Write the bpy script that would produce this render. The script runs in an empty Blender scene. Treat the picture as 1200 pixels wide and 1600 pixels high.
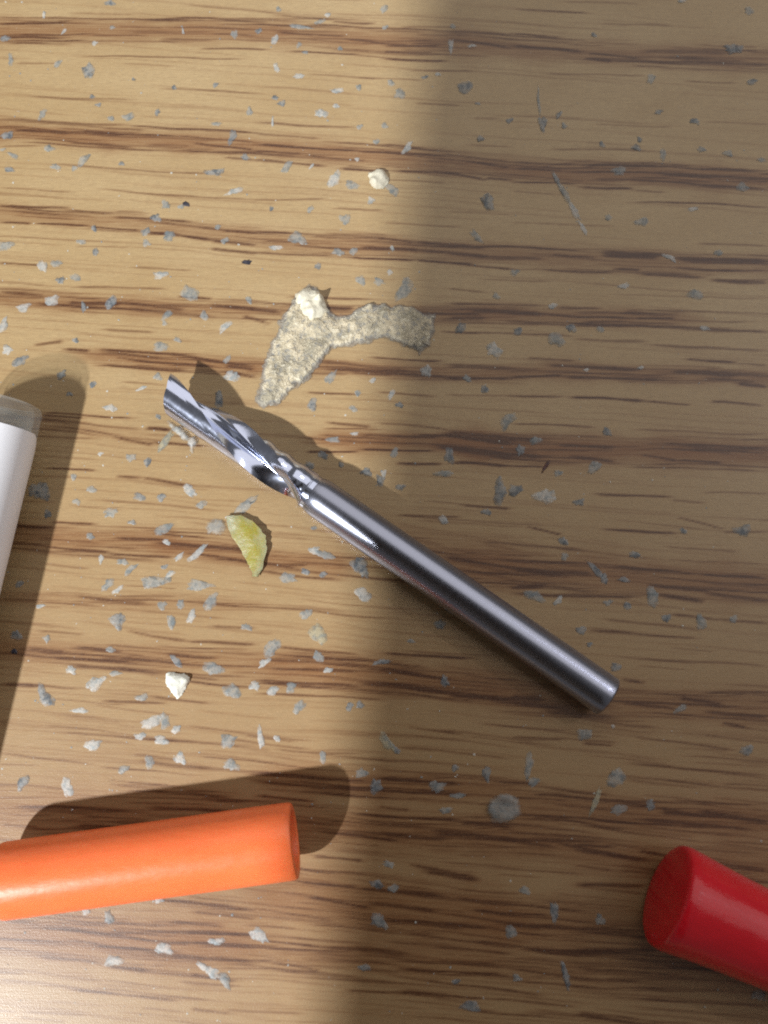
import bpy, bmesh, math, random
import numpy as np
from mathutils import Vector, Matrix

# ------------------------------------------------------------------ scene, camera, light
# one Blender unit is one centimetre: this is a close-up about six centimetres wide
SC = bpy.context.scene
COL = SC.collection
SC.unit_settings.scale_length = 0.01
R = math.radians
DIST, TILT, FOV = 7.39, R(8.0), R(58.0)          # eye distance, tilt off the vertical, field of view on the long side
EYE = Vector((0, -DIST * math.sin(TILT), DIST * math.cos(TILT)))
FWD = (-EYE).normalized()
RIGHT = Vector((1, 0, 0))
UP = RIGHT.cross(FWD).normalized()
cd = bpy.data.cameras.new('camera')
cam = bpy.data.objects.new('camera', cd)
COL.objects.link(cam)
CAMROT = Matrix((RIGHT, UP, -FWD)).transposed()
cam.matrix_world = Matrix.Translation(EYE) @ CAMROT.to_4x4()
cd.sensor_fit = 'VERTICAL'
cd.sensor_height = 3.6
cd.angle_y = FOV
cd.clip_start, cd.clip_end = 0.02, 2000
cd.dof.use_dof = True
cd.dof.focus_distance = 7.45
cd.dof.aperture_fstop = 1.0
# aperture diameter wanted: 0.15 cm (lens is in mm, scene in cm: Blender uses lens*1e-3*... so it is set below)
cd.dof.aperture_fstop = (cd.lens * 1e-3) / 0.11 
SC.camera = cam

world = bpy.data.worlds.new("World")
SC.world = world
world.use_nodes = True
bg = world.node_tree.nodes['Background']
bg.inputs['Color'].default_value = (1.0, 0.97, 0.94, 1)
bg.inputs['Strength'].default_value = 0.13

def aim(o, target):
    o.rotation_euler = (Vector(target) - o.location).to_track_quat('-Z', 'Y').to_euler()

KEYDIR = Vector((-0.73, -0.74, 1.0))
ld = bpy.data.lights.new('key_lamp', 'POINT')
ld.energy = 114000
ld.color = (0.96, 0.985, 1.0)
ld.shadow_soft_size = 0.85
key = bpy.data.objects.new('key_lamp', ld)
COL.objects.link(key)
key.location = KEYDIR * 30
def panel(name, direction, dist, along, off, sx, sy, power, color):
    ad = bpy.data.lights.new(name, 'AREA')
    ad.shape = 'RECTANGLE'
    ad.size, ad.size_y, ad.energy, ad.color = sx, sy, power, color
    a = bpy.data.objects.new(name, ad)
    COL.objects.link(a)
    z = Vector(direction).normalized()
    along = Vector(along)
    p = z * dist + along * off
    xx = (along - z * along.dot(z)).normalized()
    a.matrix_world = Matrix.Translation(p) @ Matrix((xx, z.cross(xx), z)).transposed().to_4x4()
for off, w in ((-1.3, 2.2), (1.5, 1.7)):                  # two small ceiling lamps, beyond the upper right
    panel('ceiling_lamp', (.944, .393, 1), 38.7, (.88, -.47, 0), off, w, .9, 480, (.86, .88, 1.0))
# the daylit side of the room: one broad soft light up and away to the upper right
panel('room_light', (.46, .66, 1), 62, (.82, -.57, 0), 0, 100, 62, 19000, (1.0, .965, .94))
SC.view_settings.view_transform = 'Standard'
SC.view_settings.look = 'None'
SC.view_settings.exposure = 0
SC.view_settings.gamma = 1
SC.cycles.filter_width = 1.9
SC.cycles.max_bounces = 8
SC.cycles.transparent_max_bounces = 16
SC.cycles.use_denoising = False

# ------------------------------------------------------------------ helpers
TAN = math.tan(FOV / 2)
def at(u, v, z=0.0):
    """point at height z that the photograph (1200 x 1600) shows at pixel u, v"""
    d = FWD + RIGHT * ((u - 600) / 800 * TAN) + UP * ((800 - v) / 800 * TAN)
    t = (z - EYE.z) / d.z
    return EYE + d * t

def tag(o, label=None, cat=None, group=None, kind=None):
    for k, x in (('label', label), ('category', cat), ('group', group), ('kind', kind)):
        if x: o[k] = x
    return o

def empty(name, loc, label, cat, group=None, mat=None):
    o = bpy.data.objects.new(name, None)
    COL.objects.link(o)
    o.empty_display_size = 0.2
    if mat is not None: o.matrix_world = mat
    else: o.location = loc
    return tag(o, label, cat, group)

def mesh(name, verts, faces, mat, parent=None, smooth=True, sharp=None):
    me = bpy.data.meshes.new(name)
    me.from_pydata([tuple(v) for v in verts], [], faces)
    bm = bmesh.new(); bm.from_mesh(me)
    bmesh.ops.recalc_face_normals(bm, faces=bm.faces)
    if sharp is not None:
        for e in bm.edges:
            if len(e.link_faces) == 2 and e.calc_face_angle(0) > sharp: e.smooth = False
    for f in bm.faces: f.smooth = smooth
    bm.to_mesh(me); bm.free()
    o = bpy.data.objects.new(name, me)
    COL.objects.link(o)
    if mat: me.materials.append(mat)
    if parent: o.parent = parent
    return o

def lathe(profile, n=72, close_ends=True):
    """profile of (x along axis, radius) turned about the local x axis"""
    verts, faces = [], []
    for x, r in profile:
        for k in range(n):
            a = 2 * math.pi * k / n
            verts.append((x, r * math.cos(a), r * math.sin(a)))
    for i in range(len(profile) - 1):
        for k in range(n):
            j = (k + 1) % n
            faces.append((i * n + k, i * n + j, (i + 1) * n + j, (i + 1) * n + k))
    if close_ends:
        faces.append(tuple(range(n)))
        m = (len(profile) - 1) * n
        faces.append(tuple(m + k for k in range(n)))
    return verts, faces

def axis_matrix(p, q):
    """frame at p with x toward q and z as near up as it gets"""
    x = (q - p).normalized()
    y = Vector((0, 0, 1)).cross(x).normalized()
    z = x.cross(y)
    return Matrix.Translation(p) @ Matrix((x, y, z)).transposed().to_4x4()

class NT:
    """short-hand for building a node material"""
    def __init__(self, name):
        self.m = bpy.data.materials.new(name)
        self.m.use_nodes = True
        self.t = self.m.node_tree
        self.b = self.t.nodes['Principled BSDF']
        self.out = self.t.nodes['Material Output']
    def n(self, typ, **kw):
        x = self.t.nodes.new(typ)
        for k, v in kw.items():
            if hasattr(x, k): setattr(x, k, v)
            else: x.inputs[k.replace('_', ' ')].default_value = v
        return x
    def l(self, a, b): self.t.links.new(a, b)
    def math(self, op, a, b=None, clamp=False):
        x = self.t.nodes.new('ShaderNodeMath'); x.operation = op; x.use_clamp = clamp
        for i, s in enumerate((a, b)):
            if s is None: continue
            if isinstance(s, (int, float)): x.inputs[i].default_value = s
            else: self.l(s, x.inputs[i])
        return x.outputs[0]
    def mix(self, f, a, b, blend='MIX'):
        x = self.t.nodes.new('ShaderNodeMix'); x.data_type = 'RGBA'; x.blend_type = blend
        for i, s in ((0, f), (6, a), (7, b)):
            if isinstance(s, (int, float)): x.inputs[i].default_value = s
            elif isinstance(s, tuple): x.inputs[i].default_value = (*s, 1)
            else: self.l(s, x.inputs[i])
        return x.outputs[2]
    def coords(self, which, scale=(1, 1, 1), rot=(0, 0, 0)):
        tc = self.t.nodes.new('ShaderNodeTexCoord')
        mp = self.t.nodes.new('ShaderNodeMapping')
        mp.inputs['Scale'].default_value = scale
        mp.inputs['Rotation'].default_value = rot
        self.l(tc.outputs[which], mp.inputs['Vector'])
        return mp.outputs[0]
    def noise(self, vec, scale, detail=3, rough=0.55):
        x = self.t.nodes.new('ShaderNodeTexNoise')
        x.inputs['Scale'].default_value = scale
        x.inputs['Detail'].default_value = detail
        x.inputs['Roughness'].default_value = rough
        self.l(vec, x.inputs['Vector'])
        return x.outputs[0]
    def ramp(self, f, stops):
        x = self.t.nodes.new('ShaderNodeValToRGB')
        e = x.color_ramp.elements
        while len(e) < len(stops): e.new(0.5)
        for el, (p, c) in zip(e, stops):
            el.position = p
            el.color = (c, c, c, 1) if isinstance(c, (int, float)) else (*c, 1)
        self.l(f, x.inputs[0])
        return x.outputs[0]
    def bump(self, h, strength, dist):
        x = self.t.nodes.new('ShaderNodeBump')
        x.inputs['Strength'].default_value = strength
        x.inputs['Distance'].default_value = dist
        self.l(h, x.inputs['Height'])
        self.l(x.outputs[0], self.b.inputs['Normal'])
    def set(self, **kw):
        for k, v in kw.items():
            i = self.b.inputs[k.replace('_', ' ')]
            if isinstance(v, tuple): i.default_value = (*v, 1) if len(v) == 3 else v
            elif isinstance(v, (int, float)): i.default_value = v
            else: self.l(v, i)

# ------------------------------------------------------------------ tabletop: printed wood laminate
# grain streaks of the print: x0, y0, x1, y1, half width, strength (photo pixels, laid on the table plane)
STREAKS = """
0 37 110 34 4 .7|0 56 92 59 3.5 .9|0 64 130 64 3 .4|110 22 210 23 2 .3|225 30 340 29 3 .6|340 32 420 34 3 .5|260 42 400 46 3 .6
200 50 330 50 2 .4|330 54 400 56 2 .6|315 76 420 78 2.5 .7|250 62 330 64 5 .35|130 87 380 93 2.2 .65|25 97 90 98 2.5 .35
190 100 270 104 2 .3|250 139 400 146 2.5 .4|50 150 210 155 2 .4|0 188 200 194 3 .55|200 195 400 208 3 .8|20 206 110 208 5 .9
120 204 280 212 2.5 .9|280 211 400 224 2.5 .8|55 219 120 220 2 .6|0 229 60 230 2.5 .4|230 224 300 227 3 .5|300 222 400 236 3.5 .9
150 228 320 238 4 .35|350 244 400 252 3 .6|80 258 330 271 2.2 .5|0 293 110 301 2.2 .4|160 298 400 311 2.2 .55|0 322 110 326 4 .6
90 330 170 336 4 .4|175 341 300 346 4 .7|180 332 230 335 3 .4|0 347 48 349 3 .9|55 349 140 353 3 .9|140 355 220 362 3 .8
230 366 280 368 5 .9|285 370 330 374 4 .9|330 375 400 382 5 .8|350 360 400 362 3 .8|330 389 400 394 5 .6|120 384 200 388 2 .3
430 22 520 30 2.5 .5|520 32 585 36 3 .7|400 38 540 43 3 .5|430 50 540 56 3 .9|540 60 640 70 3 .8|555 62 680 64 2.5 .5
600 70 690 72 3 .9|600 78 680 82 2.5 .9|600 91 700 96 3 .9|450 80 560 84 2.5 .7|630 43 720 44 3 .4|700 50 800 55 4 .6
700 62 800 76 4 .9|480 116 590 122 2.2 .4|640 108 740 112 2.5 .4|560 120 660 124 2.2 .4|650 160 720 164 2.5 .5
400 192 560 201 2.5 .5|740 184 780 183 3 .3|400 210 500 216 3 .5|400 227 560 236 3.5 1|560 237 690 244 3.5 .9|400 236 470 241 2.5 .7
480 244 570 251 2.5 .8|400 251 510 260 4.5 .7|530 264 600 268 3.5 .9|620 268 720 272 4 .8|690 240 800 252 3 .6|720 250 800 262 3.5 .9
695 270 760 280 4 1|760 278 800 280 4 .9|600 280 700 288 2 .5|730 225 800 229 2 .4|400 311 505 312 3 .45|520 327 600 329 2.2 .45
700 332 800 336 2 .25|600 349 720 355 2.5 .4|400 361 455 363 4 .7|590 373 650 380 3 .8|650 380 760 388 4 .9|460 382 560 390 3.5 .7
560 387 660 392 5 .9|660 392 760 400 6 .8|400 393 520 399 3 .6|550 402 645 408 3 1|650 408 740 413 3.5 1
805 14 920 20 2.5 .7|880 2 1000 5 2 .4|940 36 1050 40 2.5 .4|800 52 875 60 3 .8|800 72 910 80 5 1|920 83 1000 90 3.5 .9
915 92 955 95 4 .9|1000 79 1140 82 8 .6|1060 92 1200 100 6 .5|850 115 1010 118 2.2 .4|1070 126 1150 130 2.5 .5|930 196 1050 199 2 .35
1100 189 1200 194 2 .35|860 232 1020 238 2.5 .5|800 252 900 256 3 .9|900 256 1190 268 3.5 .9|800 262 880 266 3 1|880 266 1200 280 3.5 1
930 278 1000 282 3 .7|980 282 1200 296 4 1|800 283 900 286 2.5 1|905 290 990 296 3.5 1|990 298 1040 302 3 .6|990 315 1200 324 2.5 .9
800 298 880 303 1.8 .4|800 348 960 352 2 .35|1090 380 1200 387 3 .5|940 394 1040 397 6 .9
700 383 910 391 3 .9|740 400 850 406 5 .9|860 398 930 402 3 .9|940 398 1030 401 7 1|1050 402 1200 410 7 1|700 412 800 420 3 .9
1050 417 1200 425 3 .9|850 424 960 425 3 .8|960 420 1000 421 4 .9|1000 428 1100 432 4 .8|1110 436 1200 443 5 .9|700 452 760 458 2.5 .5
750 437 860 440 2 .4|960 460 1200 465 2 .3|700 475 850 478 3 .6|870 480 940 484 4 .7|735 486 850 492 6 1|850 492 990 499 3.5 1
990 498 1055 497 4 1|700 496 760 498 4 .8|890 505 1040 512 3.5 1|1040 512 1200 517 5 .7|975 487 1060 492 3 .7|700 518 900 526 3 .6
900 530 1010 535 4 .5|1010 540 1200 547 4 .6|825 560 900 565 3 .7|855 572 1000 578 6 .9|700 570 800 574 5 .6|1070 562 1150 566 3.5 1
1150 568 1200 570 2.5 .6|700 590 800 591 4 1|800 588 880 587 4 1|880 590 1030 594 4.5 .9|1050 582 1150 588 8 .7|1150 600 1200 604 5 .9
1100 592 1180 597 4 .7|790 617 880 620 3 .7|890 621 1010 627 4.5 1|1010 628 1080 632 3 .8|1110 628 1190 634 4 .8|700 615 790 617 2.5 .4
800 660 930 666 2.5 .7|990 672 1200 680 2.5 .5|700 676 850 686 6 .9|700 705 850 713 9 .8|870 694 960 698 6 .9|1030 693 1200 701 3 .9
890 712 960 720 5 .9|1000 710 1060 722 4 .9|1060 720 1130 724 4 .9|1050 702 1200 708 2.5 .6|700 726 860 728 3 .8|930 770 1050 776 3.5 .8
1050 780 1100 785 3 .5|1100 770 1200 772 2.5 .5|825 825 877 838 3.5 .9|940 826 1060 832 3.5 .9|1060 808 1130 825 3.5 .7|1130 830 1200 832 3 .5
800 890 930 899 7 .8|960 886 1090 895 4 1|1090 895 1200 903 4 .9|800 918 850 915 5 .9|1010 916 1110 922 5 .9|800 928 1000 935 5 .8
1030 932 1100 938 6 .9|1100 925 1200 938 6 .7|1050 962 1120 968 4 .7|1120 967 1200 972 4 .6|920 985 1090 1000 3 .7|1000 1030 1200 1042 3 .5
975 1062 1005 1066 4 .9|1060 1090 1130 1102 6 .8|970 1098 1060 1108 4 .8|1100 1112 1200 1122 6 .7|1130 1130 1170 1138 5 .9
800 1088 850 1092 10 .7|850 1110 960 1120 7 .5|800 1150 880 1155 3 .6|910 1160 960 1165 3 .7|990 1150 1150 1172 3 .6|980 1192 1200 1212 3.5 .5
835 1243 930 1248 3.5 .9|930 1248 1020 1258 3 .7|1030 1262 1100 1275 5 .8|1090 1268 1200 1283 7 .9|820 1275 1000 1285 4 .7|1000 1280 1180 1296 6 .8
450 463 580 466 3 .6|500 480 550 480 6 .9|350 480 440 490 6 .8|380 495 420 508 4 .7|650 488 750 492 5 .9|690 517 750 521 3 .5
580 558 690 563 3 .9|500 568 640 578 5 .7|500 578 750 590 6 .7|350 571 400 578 4 .9|480 614 560 618 3 .7|590 614 680 619 3 .6
510 660 580 668 4 .7|500 680 620 688 3 .7|590 662 700 672 3 .5|560 680 690 686 4 .9|690 680 800 692 7 1|560 702 680 707 3 1
680 700 800 712 7 1|620 724 690 727 4 .9|710 724 790 728 4 .9|480 706 560 706 3 .9|720 790 800 797 4 .7|620 805 720 808 3 .7
0 410 65 413 3 .6|210 418 300 424 3 .4|120 447 260 452 3 .5|0 455 70 462 5 .7|105 472 190 476 6 .8|190 474 290 484 5 .7|280 464 330 468 3 .9
330 477 400 486 5 .7|200 483 330 495 8 .5|60 475 150 480 5 .5|160 514 240 519 4 .5|55 538 100 533 4 .6|100 545 140 548 4 .8
155 546 260 552 4 .9|260 552 400 574 4.5 .9|200 562 340 572 3.5 .9|180 558 210 562 3 .5|160 570 290 578 4 .6|350 580 400 590 5 .8
65 646 210 652 2.5 .9|65 651 130 654 3 .9|190 596 260 602 2 .4|50 683 150 687 3 .5|230 668 270 672 5 .9|180 683 240 694 4 .7
240 690 320 697 4 .8|70 732 150 737 3 .8|185 746 215 748 4 .7|220 748 300 757 4 .7|15 819 80 823 6 .9|80 815 150 820 3 .8
60 838 150 848 3 .5|180 841 260 845 4 .8|240 835 320 842 3 .7|10 847 70 850 4 .8|70 852 170 863 4 .9|170 865 270 873 4 .8
240 850 400 860 5 .8|290 865 400 880 4 .8|70 880 140 886 2.5 .4|120 930 230 943 5 .6|60 985 130 992 3 .4|200 985 290 1000 4 .6
290 1000 400 1008 4 .7|330 978 400 983 3 .5|120 1012 190 1018 3.5 .7|85 1028 200 1034 3 .7|260 1020 340 1028 5 .8|110 1040 250 1052 6 .6
0 1070 60 1073 4 .7|160 1094 260 1100 3.5 .7|220 1190 330 1200 4 .5|0 1195 60 1197 2 .4|400 880 480 882 4 .7|400 893 530 905 4 .7
400 950 600 965 2.5 .4|430 1012 560 1025 4 .7|600 1020 740 1028 4 .9|400 1030 660 1050 4 .7|420 1045 560 1052 4 .7|400 1063 560 1074 5 .8
560 1070 700 1082 6 .8|700 1085 800 1092 7 .8|400 1082 600 1095 3 .7|640 1138 720 1150 3 .6|430 1170 560 1178 2.5 .5|400 1206 580 1220 4 .9
590 1217 720 1226 4.5 1|400 1222 620 1236 4 .8|600 1234 730 1245 4 .9|400 1243 490 1252 4 .9|550 1270 720 1282 4 .9|720 1285 800 1293 5 .9
590 1258 640 1265 3 .6|600 1303 700 1310 6 .6|680 1298 800 1312 7 .7|500 1300 620 1312 4 .7|490 1338 570 1346 4 .8|640 1350 740 1368 5 .7
760 1310 870 1325 5 .7|870 1320 1000 1345 5 .8|660 1360 750 1372 6 .8|900 1355 960 1362 3 .6|470 1380 560 1385 4 .7|560 1388 700 1400 6 .7
480 1403 580 1418 4 .9|580 1410 680 1425 6 .6|740 1420 860 1430 4 .9|400 1420 520 1440 3 .6|600 1437 760 1450 5 .7|780 1440 1000 1460 6 .6
400 1470 500 1480 3 .7|500 1480 640 1490 5 .6|680 1480 800 1490 3 .7|560 1515 620 1520 4 .5|620 1513 790 1524 3 .8|800 1515 1000 1535 4 .7
820 1482 980 1490 7 .7|400 1500 500 1518 3 .7|540 1548 610 1553 3 .6|620 1550 760 1560 4 .8|760 1560 900 1572 3 .6|900 1580 1000 1590 3 .5
250 1407 400 1423 5 .8|300 1425 400 1438 4 .6|270 1440 350 1450 4 .7|290 1457 400 1462 4 .8|60 1450 200 1460 5 .7|200 1462 300 1475 4 .7
300 1472 400 1482 4 .7|60 1495 160 1505 5 .6|170 1510 230 1515 7 .5|230 1485 400 1505 6 .7|300 1520 370 1533 3 .7|110 1548 280 1562 3.5 .7
300 1575 360 1582 3.5 .6|30 1590 100 1598 3 .4|0 1440 60 1446 4 .5|100 1470 160 1475 4 .5|1030 1268 1130 1278 4 .8
900 1322 960 1325 3 .9|900 1332 1020 1345 5 .7|1000 1330 1035 1335 3 .7|900 1383 1010 1386 6 .7|900 1484 1030 1485 6 .7
1000 1560 1200 1575 3 .6|900 1585 950 1588 3 .6|1090 1345 1200 1360 5 .7|690 870 880 900 6 .9|600 1045 700 1060 4 .7|600 1070 760 1088 5 .8
760 1090 900 1110 7 .7|20 1258 200 1268 4 .7|120 1290 260 1298 5 .8|200 1236 360 1244 4 .7|230 1262 400 1272 5 .8|0 1285 60 1290 3 .5
"""
# broad brown bands under the streaks
BANDS = """
-60 46 430 50 20 .45|400 50 800 75 24 .42|780 78 1260 92 22 .38|-60 203 420 228 18 .45|400 230 820 264 20 .45|800 266 1260 284 20 .52
-60 328 420 368 14 .32|400 375 820 400 18 .36|800 402 1260 420 20 .35|-60 462 420 490 16 .36|420 488 800 490 14 .3|700 490 1100 500 14 .42
120 555 420 575 14 .42|400 572 800 584 14 .4|780 580 1260 592 15 .42|-60 655 300 690 14 .15|480 686 820 700 18 .5|700 695 1260 712 24 .58
-60 832 300 850 20 .4|240 855 560 885 18 .4|560 830 820 880 30 .2|680 884 1260 915 30 .45|-60 1010 420 1038 20 .3|400 1040 820 1075 28 .45
780 1090 1260 1112 26 .35|-60 930 400 950 12 .2|400 1212 820 1240 22 .4|800 1260 1260 1285 24 .4|-60 1265 420 1280 40 .3|420 1285 900 1315 30 .4
860 1330 1260 1370 26 .3|-60 1455 420 1480 36 .45|380 1390 820 1440 46 .4|760 1440 1260 1480 40 .35|420 1490 800 1510 20 .25|800 1515 1260 1540 20 .2
"""
def strokes(text):
    out = []
    for s in text.replace('\n', '|').split('|'):
        if s.strip(): out.append([float(x) for x in s.split()])
    return out
rng = np.random.default_rng(7)
rnd = random.Random(11)

def spaced(lo, hi, step, far, grow):
    a = list(np.arange(lo, hi + step / 2, step))
    s = step
    while a[-1] < far:
        s *= grow; a.append(a[-1] + s)
    s = step
    b = []
    x = lo
    while x > -far:
        s *= grow; x -= s; b.append(x)
    return np.array(b[::-1] + a)
gx = spaced(-4.6, 4.6, 0.045, 45, 1.12)
gy = spaced(-5.6, 6.2, 0.0085, 38, 1.12)
GX, GY = np.meshgrid(gx, gy)
def wave(x, seed, amp, f):
    r = np.random.default_rng(seed)
    o = np.zeros_like(x)
    for k in range(4):
        o += np.sin(x * f * (1.7 ** k) + r.uniform(0, 6.28)) * amp / (1.6 ** k)
    return o
line = np.zeros_like(GX)
band = np.zeros_like(GX)
def paint(dst, s, soft, k):
    x0, y0, x1, y1, hw, st = s
    p, q = at(x0, y0), at(x1, y1)
    pad = 0.10 * (q.x - p.x)
    ci = np.where((gx > p.x - pad) & (gx < q.x + pad))[0]
    if len(ci) == 0: return
    xs = gx[ci]
    t = (xs - p.x) / (q.x - p.x)
    w = hw * 0.00512 * (1.0 + wave(xs, k + 900, 0.13, 7.0)) 
    cy = p.y + (q.y - p.y) * t + wave(xs + 1.3 * p.y, 4, 0.0065, 2.3) + wave(xs, k, 0.0016, 7.0)
    env = np.clip((t + 0.1) / 0.22, 0, 1) * np.clip((1.1 - t) / 0.22, 0, 1)
    env = env * env * (3 - 2 * env)
    w = w * (0.5 + 0.5 * env)
    ri = np.where((gy > cy.min() - hw * .02) & (gy < cy.max() + hw * .02))[0]
    if len(ri) == 0: return
    d = np.abs(gy[ri][:, None] - cy[None, :]) / w[None, :]
    g = np.exp(-(d ** soft) * 0.9) * env[None, :] * st
    sub = dst[np.ix_(ri, ci)]
    dst[np.ix_(ri, ci)] = 1 - (1 - sub) * (1 - np.clip(g, 0, 0.97))
for k, s in enumerate(strokes(STREAKS)):
    s[4] = .55 * s[4] + .35; s[5] = s[5] ** .6
    paint(line, s, 3.0, k)
for k, s in enumerate(strokes(BANDS)): paint(band, s, 2.4, 5000 + k)
for k, (x0, y0, x1, y1, hw, st) in enumerate(strokes(BANDS)):
    for j in range(int((x1 - x0) / 400 * (13 + hw * .8))):
        t = rnd.uniform(-.05, .9); L = rnd.uniform(50, 230)
        u = x0 + (x1 - x0) * t; sl = (y1 - y0) / (x1 - x0)
        v = y0 + (y1 - y0) * t + rnd.uniform(-1.05, 1.05) * hw
        paint(line, (u, v, u + L, v + L * (sl + rnd.uniform(-.012, .012)), rnd.uniform(.8, 1.7), rnd.uniform(.3, .9) * min(1, .5 + st)), 2.6, 20000 + 50 * k + j)
for k in range(480):                                      # the busy lower part of the print
    u = rnd.uniform(-60, 1150); v = 760 + 860 * rnd.random() ** .62; L = rnd.uniform(60, 230)
    paint(line, (u, v, u + L, v + L * rnd.uniform(.07, .13), rnd.uniform(.9, 2.2), rnd.uniform(.2, .7)), 2.6, 30000 + k)
# faint hair lines of the print between the bands, and the print going on outside the frame
for k in range(1500):
    u = rnd.uniform(-500, 1700); v = rnd.uniform(-500, 2150); L = rnd.uniform(90, 480)
    paint(line, (u, v, u + L, v + L * rnd.uniform(.06, .085), rnd.uniform(.8, 1.9), rnd.uniform(.10, .42)), 2.2, 9000 + k)
for k in range(150):
    u = rnd.uniform(-700, 1700); v = rnd.choice((rnd.uniform(-600, -20), rnd.uniform(1610, 2200), rnd.uniform(-600, 2200)))
    L = rnd.uniform(120, 400)
    if -20 < v < 1620 and not (u + L < 0 or u > 1200): continue
    paint(line, (u, v, u + L, v + L * .075, rnd.uniform(2, 6), rnd.uniform(.5, .9)), 2.6, 12000 + k)
nx, ny = len(gx), len(gy)
verts = np.stack([GX.ravel(), GY.ravel(), np.zeros(GX.size)], 1)
idx = np.arange(nx * ny).reshape(ny, nx)
quads = np.stack([idx[:-1, :-1], idx[:-1, 1:], idx[1:, 1:], idx[1:, :-1]], -1).reshape(-1, 4)
me = bpy.data.meshes.new('tabletop')
me.vertices.add(len(verts)); me.vertices.foreach_set('co', verts.ravel())
me.loops.add(quads.size); me.loops.foreach_set('vertex_index', quads.ravel().astype(np.int32))
me.polygons.add(len(quads)); me.polygons.foreach_set('loop_start', np.arange(0, quads.size, 4, dtype=np.int32))
me.update(calc_edges=True)
for nm, arr in (('grain_line', line), ('grain_band', band)):
    at_ = me.attributes.new(nm, 'FLOAT', 'POINT'); at_.data.foreach_set('value', arr.ravel().astype(np.float32))
table = bpy.data.objects.new('tabletop', me)
COL.objects.link(table)
tag(table, kind='structure', label='worn printed wood laminate tabletop with brown grain streaks')
# the board under the printed sheet
X0, X1, Y0, Y1 = gx[0], gx[-1], gy[0], gy[-1]
bv = [(x, y, z) for z in (-2.5, -0.01) for x, y in ((X0, Y0), (X1, Y0), (X1, Y1), (X0, Y1))]
w = NT('wood_laminate')
co = w.coords('Object')
cs = w.coords('Object', (.22, 9, 1), (0, 0, R(4.2)))
fine = w.noise(cs, 8, 4, .6)
fib = w.noise(w.coords('Object', (.5, 26, 1), (0, 0, R(4.2))), 5, 4, .6)
fib2 = w.noise(w.coords('Object', (1.4, 22, 1), (0, 0, R(3.6))), 9, 3, .6)
spk = w.noise(co, 75, 2, .7)
spk2 = w.noise(co, 150, 1, .5)
blotch = w.noise(w.coords('Object', (.5, 1.2, 1)), 1.6, 3, .5)
al = w.n('ShaderNodeAttribute', attribute_name='grain_line').outputs['Fac']
ab = w.n('ShaderNodeAttribute', attribute_name='grain_band').outputs['Fac']
base = w.mix(w.ramp(blotch, [(.35, 0.0), (.65, 1.0)]), (.50, .362, .186), (.44, .305, .146))
ybrown_dim = w.n('ShaderNodeSeparateXYZ'); w.l(co, ybrown_dim.inputs[0])
base = w.mix(w.ramp(w.math('ADD', w.math('MULTIPLY', ybrown_dim.outputs[1], -.07), .5), [(.37, 0.), (.66, .92)]), base, (.345, .218, .106))  # browner print lower down, with the lamp's falloff put into the colour too
base = w.mix(w.ramp(fib, [(.42, 0.0), (.74, .42)]), base, (.31, .180, .080))
base = w.mix(w.ramp(fib2, [(.44, 0.0), (.70, .46)]), base, (.27, .165, .078))
base = w.mix(w.ramp(w.noise(co, 26, 3, .6), [(.40, .16), (.58, 0.)]), base, (.30, .22, .12))
brk = w.ramp(fine, [(.28, .72), (.48, 1.0)])
bandf = w.math('MULTIPLY', w.math('MULTIPLY', ab, 1.3), w.ramp(fib, [(.30, .75), (.68, 1.7)]), True)
colr = w.mix(bandf, base, (.225, .098, .036))
grit = w.ramp(w.math('ADD', w.math('MULTIPLY', spk, .55), w.math('MULTIPLY', fib2, .45)), [(.34, .72), (.56, 1.08)])
linef = w.math('MULTIPLY', w.math('MULTIPLY', al, brk), grit, True)
colr = w.mix(w.math('MULTIPLY', linef, 1.15, True), colr, w.mix(linef, (.235, .098, .036), (.062, .022, .010)))
colr = w.mix(w.ramp(spk2, [(.30, .22), (.5, 0.0)]), colr, (.20, .10, .04))
colr = w.mix(w.ramp(spk, [(.58, 0.0), (.76, .30)]), colr, (.62, .47, .27))
rough = w.math('ADD', w.math('MULTIPLY', w.noise(co, 9, 3), .10), .30)
w.set(Base_Color=colr, Roughness=rough, Specular_IOR_Level=.56)
hgt = w.math('ADD', w.math('MULTIPLY', spk, .6), w.math('MULTIPLY', fib, .5))
w.bump(hgt, .30, .005)
me.materials.append(w.m)
board = mesh('board', bv, [(0, 1, 2, 3), (0, 1, 5, 4), (1, 2, 6, 5), (2, 3, 7, 6), (3, 0, 4, 7)], None, table, smooth=False)
bdm = NT('board_core'); bdm.set(Base_Color=bdm.mix(bdm.noise(bdm.coords('Object'), 20), (.30, .20, .11), (.42, .31, .19)), Roughness=.8)
board.data.materials.append(bdm.m)

# ------------------------------------------------------------------ materials of the objects
def metal(name, tone, rough, groove, relief=.12):
    m = NT(name)
    c = m.coords('Object', groove)
    nz = m.noise(c, 14, 3, .6)
    m.set(Base_Color=m.mix(nz, tuple(x * .88 for x in tone), tone), Metallic=1.0,
          Roughness=m.math('ADD', m.math('MULTIPLY', nz, .12), rough - .06))
    m.bump(nz, relief, .006)
    return m.m
M_shank = metal('ground_carbide', (.36, .375, .455), .29, (13, .7, .7), .09)
M_flute = metal('polished_carbide', (.62, .67, .84), .16, (1.4, 1, 1), .08)

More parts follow.
